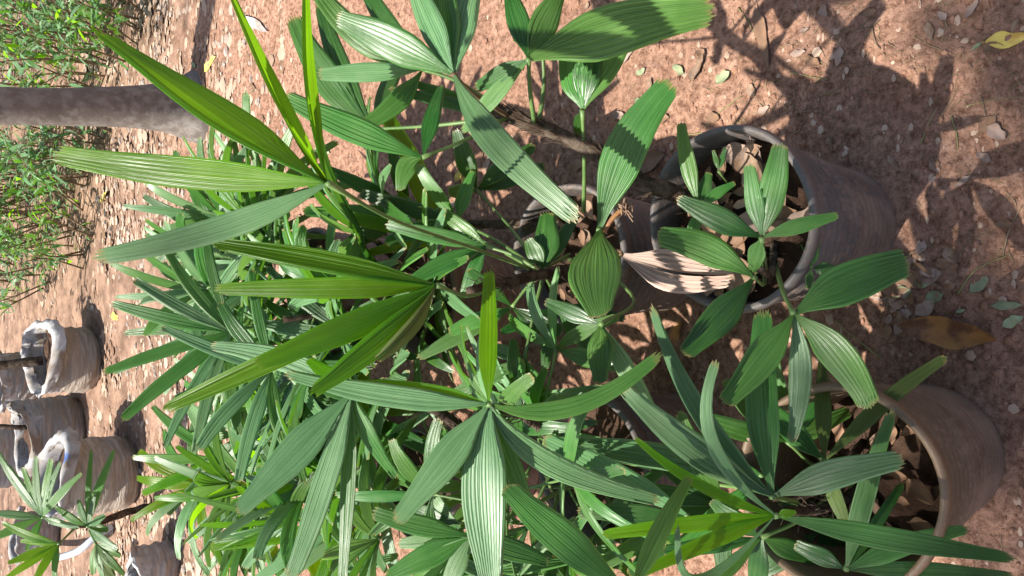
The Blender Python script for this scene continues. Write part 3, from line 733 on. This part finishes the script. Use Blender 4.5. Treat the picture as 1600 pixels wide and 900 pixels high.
g2 = ground_at(137, 668); grow_bag((g2.x - .02, g2.y + .19), .185, .29, 'sack_grey', 'grey wrinkled grow bag wedged between two tan ones', .06, .055, (-.05, .1), seed=4)
g3 = ground_at(222, 748); grow_bag((g3.x, g3.y + .20), .20, .33, 'sack_tan', 'tan creased grow bag with blue print on its cuff, beside the small palm', .05, .07, (.03, .08), 'cuff_print', seed=6)
g4 = ground_at(62, 715); grow_bag((g4.x, g4.y + .2), .20, .30, 'sack_pale', 'pale grey grow bag behind the grey wrinkled one', .06, .05, seed=8)
g5 = ground_at(70, 590); grow_bag((g5.x - .02, g5.y + .22), .18, .22, 'sack_grey', 'low grey bag behind the tan bag on open soil', .06, .05, seed=9)
g6 = ground_at(100, 840); grow_bag((g6.x, g6.y + .2), .15, .20, 'sack_pale', 'pale grow bag with a grey tube leaning on it, under the small palm', .06, .05, seed=10)
g7 = ground_at(285, 885); grow_bag((g7.x, g7.y + .10), .10, .16, 'sack_pale', 'pale bag half hidden under the rear palms', .06, .03, seed=12)
# grey tube
tv = spline([ground_at(62, 862, .10), ground_at(80, 872, .16), ground_at(120, 862, .16), ground_at(150, 838, .10), ground_at(175, 822, .02)], 30)
v, f = tube(tv, [.019] * 30, 10)
tag(link_mesh('plastic_tube', v, f, M['tube_grey'], None, tv[-1]), 'bent grey plastic tube lying across the pale grow bag', 'tube')

# woody saplings in the bags
def sapling(base, path, label, r=.022, nleaf=40, seed=0):
    rg = random.Random(seed); base = Vector(base); root = empty('sapling', base); tag(root, label, 'sapling', 'bare woody saplings in the grow bags')
    pts = spline([base] + [Vector(p) for p in path], 24)
    v, f = tube(pts, [r * (1 - .5 * k / 23) for k in range(24)], 9, .25)
    link_mesh('stem', v, f, M['cane'], root, base, True, None, base)
    lv, lf, lu = [], [], []
    for _ in range(nleaf):
        p = pts[rg.randrange(14, 24)] + Vector((rg.gauss(0, .08), rg.gauss(0, .08), rg.gauss(0, .06)))
        d = Vector((rg.uniform(-1, 1), rg.uniform(-1, 1), rg.uniform(-.5, .6))).normalized(); b = d.orthogonal().normalized(); L = rg.uniform(.05, .09); o = len(lv)
        lv += [p, p + d * L * .5 + b * L * .2, p + d * L, p + d * L * .5 - b * L * .2]; lu += [(.5, 0), (1, .5), (.5, .9), (0, .5)]; lf.append((o, o + 1, o + 2, o + 3))
    o = link_mesh('foliage', lv, lf, M['mid'], root, base, False, lu, base); o['kind'] = 'stuff'
b1 = Vector((g1.x, g1.y + .22, .25)); sapling(b1, [b1 + Vector((-.03, .1, .25)), b1 + Vector((-.1, .25, .6)), b1 + Vector((-.12, .3, 1.0))], 'dark woody stem growing out of the tan bag on open soil', .028, seed=1)
b2 = Vector((g2.x, g2.y + .22, .25)); sapling(b2, [b2 + Vector((.03, .1, .3)), b2 + Vector((-.02, .2, .8))], 'dark stem growing out of the grey wrinkled bag', .016, seed=2)
b3 = Vector((g4.x, g4.y + .22, .25)); sapling(b3, [b3 + Vector((.03, .1, .3)), b3 + Vector((-.02, .2, .8))], 'dark stem growing out of the pale bag', .016, seed=3)

# small palm leaning in front of the bags
jb = ground_at(242, 790); jb.z = hgt(jb.x, jb.y)
J = Palm(jb, 'small leaning palm in front of the grow bags', 'young palms by the grow bags')
J.cane([jb + Vector((0, 0, -.02)), at(200, 800, 3.85), at(150, 818, 3.65), at(110, 822, 3.5)], .02, .012, 30)
J.frond((66, 808, 3.3), [(120, 821, 3.52)], [(-10, 695, .0, 13, 'pale'), (12, 725, .0, 16, 'pale'), (35, 728, 0, 11, 'mid'), (56, 710, .0, 12, 'pale'), (80, 715, 0, 14, 'mid'), (95, 720, 0, 12, 'pale'), (130, 738, -.05, 15, 'mid'), (-20, 800, -.05, 14, 'pale'), (-20, 845, -.05, 16, 'mid'), (125, 825, -.03, 12, 'pale'), (40, 862, -.05, 13, 'mid')], r=(.006, .004))
J.frond((137, 823, 3.4), [(150, 818, 3.6)], [(85, 790, 0, 13, 'mid'), (122, 780, .0, 12, 'pale'), (165, 805, 0, 13, 'pale'), (185, 858, -.05, 14, 'pale'), (170, 828, 0, 16, 'mid'), (143, 700, .05, 10, 'mid'), (180, 700, .05, 14, 'mid'), (150, 770, 0, 10, 'pale')], r=(.006, .004))
J.frond((92, 850, 3.2), [(118, 824, 3.5)], [(2, 815, 0, 14, 'young'), (10, 880, -.03, 16, 'young'), (0, 910, -.05, 14, 'young'), (50, 915, -.05, 14, 'young'), (85, 905, 0, 12, 'mid'), (30, 845, 0, 12, 'young')], r=(.006, .004))
J.frond((150, 850, 3.5), [(140, 830, 3.6)], [(145, 900, 0, 14, 'mid'), (165, 910, 0, 12, 'pale'), (178, 905, 0, 22, 'olive'), (190, 870, 0, 16, 'mid'), (196, 900, .0, 14, 'mid')], r=(.006, .004))

# ------------------------------------------------------------------ shrubs behind
def shrub(x, y, h, lean, ns, label, leaf=.085, dens=26, mats=('mid', 'pale'), seed=0):
    rg = random.Random(seed); b = ground_at(x, y); b.z = hgt(b.x, b.y) - .01
    root = empty('shrub', b); tag(root, label, 'shrub', 'wispy narrow leaved shrubs beyond the bare soil')
    parts = []; leaves = {m: ([], [], []) for m in mats}
    for k in range(ns):
        a = rg.uniform(0, 6.28); r = rg.uniform(0, .30)
        s = b + Vector((r * math.cos(a), r * math.sin(a), 0)); hh = h * rg.uniform(.6, 1.1)
        e = s + Vector((math.cos(a) * .25 * hh + lean[0] * hh, math.sin(a) * .25 * hh + lean[1] * hh, hh))
        m = s.lerp(e, .5) + Vector((rg.uniform(-.05, .05), rg.uniform(-.05, .05), .04))
        pts = spline([s, m, e], 14); parts.append(tube(pts, [.0055 * (1 - .8 * j / 13) + .001 for j in range(14)], 5))
        br = [pts]
        for j in range(4):
            q = pts[rg.randrange(4, 13)]; d = Vector((rg.uniform(-1, 1), rg.uniform(-1, 1), rg.uniform(.1, 1))).normalized() * rg.uniform(.10, .24)
            bp = [q + d * t / 5 for t in range(6)]; parts.append(tube(bp, [.0022, .002, .0018, .0014, .001, .0007], 4)); br.append(bp)
        for _ in range(dens):
            bb = rg.choice(br); i = rg.randrange(1, len(bb)); p = bb[i]
            d = Vector((rg.uniform(-1, 1), rg.uniform(-1, 1), rg.uniform(-.6, .7))).normalized(); bw = d.cross(Vector((rg.uniform(-.5, .5), rg.uniform(-.5, .5), 1))).normalized()
            L = leaf * rg.uniform(.6, 1.35); wd = L * rg.uniform(.07, .13); nn = bw.cross(d)
            lv, lf, lu = leaves[rg.choice(mats)]; o = len(lv)
            lv += [p, p + d * L * .35 + bw * wd + nn * .006, p + d * L * .35 - bw * wd + nn * .006, p + d * L * .72 + bw * wd * .8, p + d * L * .72 - bw * wd * .8, p + d * L - Vector((0, 0, .012))]
            lu += [(.5, 0), (1, .35), (0, .35), (1, .72), (0, .72), (.5, .93)]; lf += [(o, o + 1, o + 2), (o + 1, o + 3, o + 4, o + 2), (o + 3, o + 5, o + 4)]
    link_mesh('stems', *merge(parts), M['twig'], root, b, True, None, b)
    for mm, (lv, lf, lu) in leaves.items():
        o = link_mesh('foliage', lv, lf, M[mm], root, b, True, lu, b); o['kind'] = 'stuff'
specs = [(190, 70, .5, 'wispy shrub beside the tree trunk, nearest to the soil strip'), (215, 25, .4, 'low weedy shrub among dry leaves on the soil strip'), (170, 20, .5, 'shrub among dry leaves beyond the tree trunk'), (150, 105, .6, 'pale wispy shrub touching the tree trunk'),
         (120, 80, .7, 'tall wispy shrub behind the tree trunk'), (110, 30, .6, 'feathery grey green shrub behind the tree'), (60, 60, .8, 'tall feathery shrub well behind the tree'), (70, 110, .75, 'dense feathery shrub just behind the trunk'), (40, 10, .7, 'bushy shrub farthest behind the tree'),
         (25, 90, .6, 'small rearmost shrub behind the tree'), (160, 225, .4, 'small weed at the foot of the trunk'), (130, 250, .45, 'shrub on the grow bag side of the trunk'), (110, 300, .55, 'arching shrub halfway between the trunk and the grow bags'), (80, 240, .7, 'tall thin shrub next to the trunk on the bag side'),
         (60, 330, .6, 'sparse shrub between the trunk and the grow bags'), (125, 365, .35, 'low sprig reaching over the red soil'), (70, 395, .4, 'small yellowish shrub closest to the tan grow bag'), (85, 280, .6, 'narrow leaved shrub in the thick of the row behind the soil strip'),
         (20, 300, .8, 'tall rear shrub between the trunk and the bags'), (20, 420, .4, 'thin rear sprig behind the low grey bag'), (10, 215, .8, 'rear shrub half hidden by the trunk')]
for i, (x, y, h, lb) in enumerate(specs):
    shrub(x, y, h, (rng.uniform(-.5, .5), rng.uniform(-.6, .1)), rng.randint(8, 11), lb, seed=i + 20, mats=('mid', 'pale', 'pale') if i % 3 else ('mid', 'pale', 'young'))

# ------------------------------------------------------------------ things lying on the soil
def fallen(p0, p1, width, mat, label=None, curl=.25, z=None, seed=None, name='fallen_leaf', group='fallen leaves on the soil', lift=.003):
    rg = random.Random(seed if seed is not None else rng.random())
    p0, p1 = Vector(p0), Vector(p1); L = (p1 - p0).length; d = (p1 - p0).normalized(); d.z = 0; d.normalize()
    b = Vector((-d.y, d.x, 0)); V, Fc = [], []; ni, nk = 9, 5
    ph = rg.random() * 6
    for i in range(ni + 1):
        t = i / ni; w = width * .5 * (math.sin(math.pi * min(1, t * .93 + .05)) ** 1.05)
        wl, wr = 1 + .55 * noise.noise(Vector((t * 2.6, ph, 0))), 1 + .55 * noise.noise(Vector((t * 2.6, ph, 5)))
        for k in range(nk):
            s = (k / 2 - 1) * (wl if k < 2 else wr)
            p = p0 + d * L * t + b * s * w
            base = (hgt(p.x, p.y) + fine(p.x, p.y)) if z is None else z
            p.z = base + lift + curl * (s * s * w * .7 + .10 * L * (2 * t - 1) ** 2) + .06 * width * (math.sin(5 * t + ph) * s + 1)
            V.append(p)
    for i in range(ni):
        for k in range(nk - 1):
            a = i * nk + k; Fc.append((a, a + 1, a + nk + 1, a + nk))
    st = tube([V[2] - d * .0, V[2] - d * L * .10 + Vector((0, 0, .002))], [width * .02 + .0006, .0006], 4)
    o2 = len(V); V += st[0]; Fc += [tuple(i + o2 for i in q) for q in st[1]]
    o = link_mesh(name, V, Fc, M[mat], None, V[(ni // 2) * nk + 2])
    return tag(o, label, 'leaf', group)
def fl(x0, y0, x1, y1, wpx, mat, label, **kw):
    a, b = ground_at(x0, y0), ground_at(x1, y1)
    return fallen(a, b, wpx * (b - CAM).dot(fwd) / F, mat, label, **kw)
fl(1420, 508, 1565, 530, 54, 'litter6', 'large curled orange brown leaf beside the brown pot', curl=1.3, lift=.006)
fl(1546, 70, 1612, 60, 26, 'litter4', 'bright yellow fallen leaf on bare soil', curl=.3)
fl(1552, 478, 1598, 476, 16, 'litter5', 'oval pale green leaflet lying on dark soil', curl=.1)
fl(1520, 456, 1548, 434, 16, 'litter5', 'pale green oval leaflet beside a thin straw', curl=.1)
fl(1568, 510, 1600, 494, 18, 'litter5', 'greyish green leaflet next to the orange brown leaf', curl=.1)
fl(1375, 450, 1440, 425, 46, 'litter2', 'large dark brown dead leaf between the two front pots', curl=.2)
fl(990, 265, 1046, 244, 34, 'litter2', 'brown crinkled leaf by the leaning fibrous cane', curl=.5, lift=.008)
fl(1085, 128, 1102, 85, 16, 'litter1', 'tan curled leaf on bare soil near the arching green leaflet', curl=1.2)
fl(963, 105, 990, 80, 17, 'litter3', 'pinkish oval fallen leaf on bare soil', curl=.15)
fl(1120, 130, 1140, 112, 18, 'litter5', 'grey crumpled leaf on bare soil', curl=.6)
fl(1180, 10, 1205, 110, 20, 'litter2', 'long dark dead leaf lying on bare soil', curl=.3)
fl(730, 280, 748, 302, 20, 'litter4', 'round yellow leaf seen between palm stems', curl=.2)
fl(735, 262, 720, 285, 15, 'litter4', 'pale yellow leaf seen between palm stems', curl=.2)
fl(1030, 372, 1042, 300, 22, 'litter1', 'straight speckled leaf strip leaning on the blue grey pot', curl=.05)
fl(318, 112, 336, 88, 14, 'litter4', 'dull yellow leaf near the foot of the tree', curl=.3)
fl(158, 315, 172, 300, 10, 'litter4', 'small orange yellow leaf near the arching shrub', curl=.3)
fl(178, 490, 188, 500, 12, 'litter4', 'small orange leaf on the open soil by the tan bag', curl=.3)
fl(228, 515, 240, 545, 9, 'litter3', 'pale pink narrow leaf on the open soil by the tan bag', curl=.3)
fl(385, 28, 420, 50, 16, 'cuff', 'white fallen leaf scrap on the soil', curl=.3)
fl(1050, 535, 1065, 500, 20, 'litter6', 'orange brown leaf on dark soil below the dried palm leaf', curl=.3)
fl(925, 680, 985, 668, 18, 'litter3', 'long greyish pink dead leaf among the palm stems', curl=.4)
fl(800, 552, 960, 500, 14, 'litter1', 'long pale dry leaf strip on the soil beside the blue grey pot', curl=.3)
# litter in the lone pot
pa = pots['A']
for k in range(34):
    a, r = rng.uniform(0, 6.28), .115 * math.sqrt(rng.random()); x, y = pa[0] + r * math.cos(a), pa[1] + r * math.sin(a)
    d = rng.uniform(0, 6.28); L = rng.uniform(.03, .075); z = .322 + rng.uniform(0, .03); mt = rng.choice(['litter1', 'litter1', 'litter3', 'litter2', 'litter2'])
    fallen((x - .5 * L * math.cos(d), y - .5 * L * math.sin(d), z), (x + .5 * L * math.cos(d), y + .5 * L * math.sin(d), z), L * rng.uniform(.35, .7), mt,
           {'litter1': 'tan', 'litter2': 'dark brown', 'litter3': 'pinkish'}[mt] + (' large' if L > .06 else ' small' if L < .045 else '') + ' curled leaf lying inside the lone black pot', rng.uniform(.5, 1.5), z, group='dry leaves inside the lone black pot')
for key, zz, lb, gp in (('C', .26, 'dry leaf lying inside the blue grey pot', 'dry leaves inside the blue grey pot'), ('B', .205, 'dry leaf lying in the dark hollow of the brown pot', 'dry leaves inside the brown pot')):
    for k in range(14):
        a, r = rng.uniform(0, 6.28), .10 * math.sqrt(rng.random()); x, y = pots[key][0] + r * math.cos(a), pots[key][1] + r * math.sin(a)
        d = rng.uniform(0, 6.28); L = rng.uniform(.02, .05); z = zz + rng.uniform(0, .02); mt = rng.choice(['litter1', 'litter2', 'litter2'])
        fallen((x - .5 * L * math.cos(d), y - .5 * L * math.sin(d), z), (x + .5 * L * math.cos(d), y + .5 * L * math.sin(d), z), L * rng.uniform(.3, .7), mt, {'litter1': 'tan ', 'litter2': 'dark brown '}[mt] + ('broad ' if L > .035 else 'narrow ') + lb, .8, z, group=gp)
# scattered small fallen leaves
def inpot(x, y, m=.02): return any((x - q[0]) ** 2 + (y - q[1]) ** 2 < (.12 + m) ** 2 for q in pots.values())
marks = [((.105, .50), 'on shaded soil in front of the lone black pot'), ((.30, .70), 'on bare soil beside the lone black pot'), ((-.05, .42), 'between the lone black pot and the brown pot'), ((.42, .35), 'by the yellow leaf on bare soil'),
         ((.55, .95), 'on sunny soil under the arching green leaflet'), ((.40, 1.35), 'under the leaning fibrous cane'), ((.07, 1.25), 'behind the blue grey pot'), ((-.35, 1.25), 'under the wide drooping palm fan'), ((.6, 2.0), 'on sunny soil beside the palm clump'),
         ((.0, 1.75), 'between the pots of the palm clump'), ((-.7, 1.8), 'under the far edge of the palm clump'), ((.75, 3.0), 'on soil before the tree trunk'), ((1.2, 3.4), 'beside the tree trunk under the shrubs'), ((.1, 3.2), 'on the open soil strip behind the clump'),
         ((-.4, 4.0), 'on soil in front of the tan grow bag'), ((-1.0, 3.4), 'beside the small leaning palm')]
cnt = 0
while cnt < 230:
    u = rng.random()
    if u < .45: px, py = rng.uniform(200, 1100), rng.uniform(0, 900)
    elif u < .75: px, py = rng.uniform(850, 1600), rng.uniform(0, 560)
    else: px, py = rng.uniform(1380, 1500), rng.uniform(400, 520)
    p = ground_at(px, py)
    if inpot(p.x, p.y): continue
    dpt = (p - CAM).dot(fwd); d = rng.uniform(0, 6.28); L = rng.uniform(.012, .038) * (1 if dpt < 1.8 else 1.25)
    q = p + Vector((math.cos(d), math.sin(d), 0)) * L
    mt = rng.choice(['litter1', 'litter1', 'litter2', 'litter3', 'litter3', 'litter5', 'litter2'])
    near = min(marks, key=lambda k_: (Vector(k_[0]) - Vector((p.x, p.y))).length)
    lab = 'small ' + {'litter1': 'tan', 'litter2': 'dark brown', 'litter3': 'pinkish', 'litter5': 'greyish green'}[mt] + (' fallen leaf ' if L < .022 else ' broad fallen leaf ').replace('broad', 'larger' if L > .036 else 'oval') + near[1]
    fallen(p, q, L * rng.uniform(.35, .75), mt, lab, rng.uniform(.1, .8),
           group='small dry leaves scattered on the red soil')
    cnt += 1

# thin straws and twigs
def straw(pts, r, mat, label, group):
    P = []
    for (x, y) in pts:
        g_ = ground_at(x, y); P.append(g_)
    P = spline(P, 12)
    for p in P: p.z = hgt(p.x, p.y) + fine(p.x, p.y) + r + .0015
    v, f = tube(P, [r * (1 - .5 * k / 11) for k in range(12)], 5)
    tag(link_mesh('straw', v, f, M[mat], None, P[0]), label, 'straw', group)
for s in ([(1368, 45), (1375, 70), (1390, 90)], [(1240, 115), (1270, 122), (1300, 128)], [(1366, 78), (1360, 100), (1352, 118)], [(1432, 60), (1460, 75), (1500, 90)], [(1545, 72), (1550, 95), (1594, 122)],
          [(1516, 168), (1560, 160), (1605, 155)], [(1445, 226), (1455, 200), (1468, 172)], [(1472, 188), (1490, 160), (1502, 140)], [(1492, 184), (1500, 210), (1502, 235)], [(1250, 178), (1290, 178), (1320, 190)],
          [(1285, 155), (1310, 145), (1340, 130)], [(1380, 35), (1365, 45), (1345, 48)], [(1500, 460), (1530, 420), (1575, 400)], [(1490, 430), (1510, 390), (1525, 366)], [(1420, 402), (1440, 392), (1462, 386)],
          [(1455, 318), (1475, 345), (1495, 362)], [(1570, 400), (1580, 360), (1600, 320)], [(1380, 560), (1330, 520), (1310, 500)], [(1400, 480), (1425, 505), (1430, 515)], [(1540, 155), (1545, 180), (1548, 200)],
          [(1346, 150), (1347, 172), (1346, 174)], [(1352, 70), (1320, 95), (1310, 100)], [(1160, 150), (1120, 180), (1100, 200)], [(1060, 215), (1110, 205), (1160, 190)], [(1150, 10), (1185, 60), (1200, 100)]):
    straw(s, rng.uniform(.0009, .0017), rng.choice(['twig', 'straw', 'twig']), ('brown' if s[0][0] < 1400 else 'pale') + ' thin straw lying on the soil ' + ('beside the lone black pot' if s[0][0] < 1300 else 'by the yellow leaf' if s[0][1] < 100 else 'near the oval pale green leaflet' if s[0][1] > 310 else 'between the yellow leaf and the lone pot'), 'thin dry straws on the red soil')

def scatter(name, mat, n, region, size, label, cat, flat=.5, jag=0):
    rg = random.Random(hash(name) % 1000 if False else len(name) * 13)
    V, Fc = [], []; c = 0
    while c < n:
        px, py = region(rg); p = ground_at(px, py)
        if inpot(p.x, p.y): continue
        c += 1
        s = size(rg); z = hgt(p.x, p.y) + fine(p.x, p.y); o = len(V); a0 = rg.uniform(0, 6.28)
        tl = Vector((rg.uniform(-.5, .5), rg.uniform(-.5, .5)))
        ex = rg.uniform(.25, 1)
        top = rg.uniform(.5, 1.1) * flat * s
        for ring, (rr, zz) in enumerate(((1.0, -.15), (.95, .30), (.55, .85))):
            for k in range(6):
                a = a0 + k * 1.047
                x, y = math.cos(a) * s * rr * rg.uniform(.75, 1.15), math.sin(a) * s * rr * ex * rg.uniform(.75, 1.15)
                V.append((p.x + x, p.y + y, z + top * zz + (x * tl.x + y * tl.y) * .6 * flat))
        V.append((p.x, p.y, z + top))
        for ring in range(2):
            for k in range(6):
                a, b = o + ring * 6 + k, o + ring * 6 + (k + 1) % 6; Fc.append((a, b, b + 6, a + 6))
        for k in range(6): Fc.append((o + 12 + k, o + 12 + (k + 1) % 6, o + 18))
    ob = link_mesh(name, V, Fc, M[mat], None, None, False); ob['kind'] = 'stuff'; ob['label'] = label; ob['category'] = cat
allr = lambda rg: (rg.uniform(130, 1700), rg.uniform(-20, 920) if rg.random() < .75 else rg.uniform(-450, 1300))
farr = lambda rg: (min(440, max(5, rg.gauss(230, 110))), rg.uniform(-20, 920) if rg.random() < .8 else rg.uniform(-450, 1300))
scatter('soil_clods', 'clod', 11000, allr, lambda r: .0014 + .0085 * r.random() ** 5, 'crumbs and clods of red soil', 'soil', .7)
scatter('gravel', 'stone', 2500, farr, lambda r: .004 + .020 * r.random() ** 3, 'pale gravel and pebbles on the soil near the grow bags', 'gravel', .6)
scatter('leaf_litter', 'flake', 7500, farr, lambda r: .008 + .026 * r.random() ** 2, 'dry leaf litter under the shrubs', 'leaf litter', .12)
scatter('dark_leaf_litter', 'litter2', 3600, farr, lambda r: .008 + .024 * r.random() ** 2, 'dark rotting leaf litter under the shrubs', 'leaf litter', .12)
scatter('leaf_crumbs', 'flake', 1200, allr, lambda r: .003 + .008 * r.random() ** 2, 'dry leaf crumbs on the soil', 'leaf litter', .15)

rg = random.Random(77); V, Fc = [], []
for _ in range(900):
    p = ground_at(*((rg.uniform(150, 1600), rg.uniform(-20, 920)) if rg.random() < .6 else (rg.uniform(1150, 1600), rg.uniform(0, 560))))
    if inpot(p.x, p.y): continue
    a = rg.uniform(0, 6.28); L = rg.uniform(.008, .04); d = Vector((math.cos(a), math.sin(a), 0)); r = rg.uniform(.0005, .0011)
    pts = [p + d * L * t + Vector((-d.y, d.x, 0)) * L * .15 * math.sin(t * 3) * rg.uniform(-1, 1) for t in (0, .33, .66, 1)]
    for q in pts: q.z = hgt(q.x, q.y) + fine(q.x, q.y) + r
    v, f = tube(pts, [r, r, r, r * .6], 4); o = len(V); V += v; Fc += [tuple(i + o for i in x) for x in f]
ob = link_mesh('straw_litter', V, Fc, M['twig']); ob['kind'] = 'stuff'; ob['label'] = 'fine broken straws strewn over the red soil'; ob['category'] = 'straw litter'
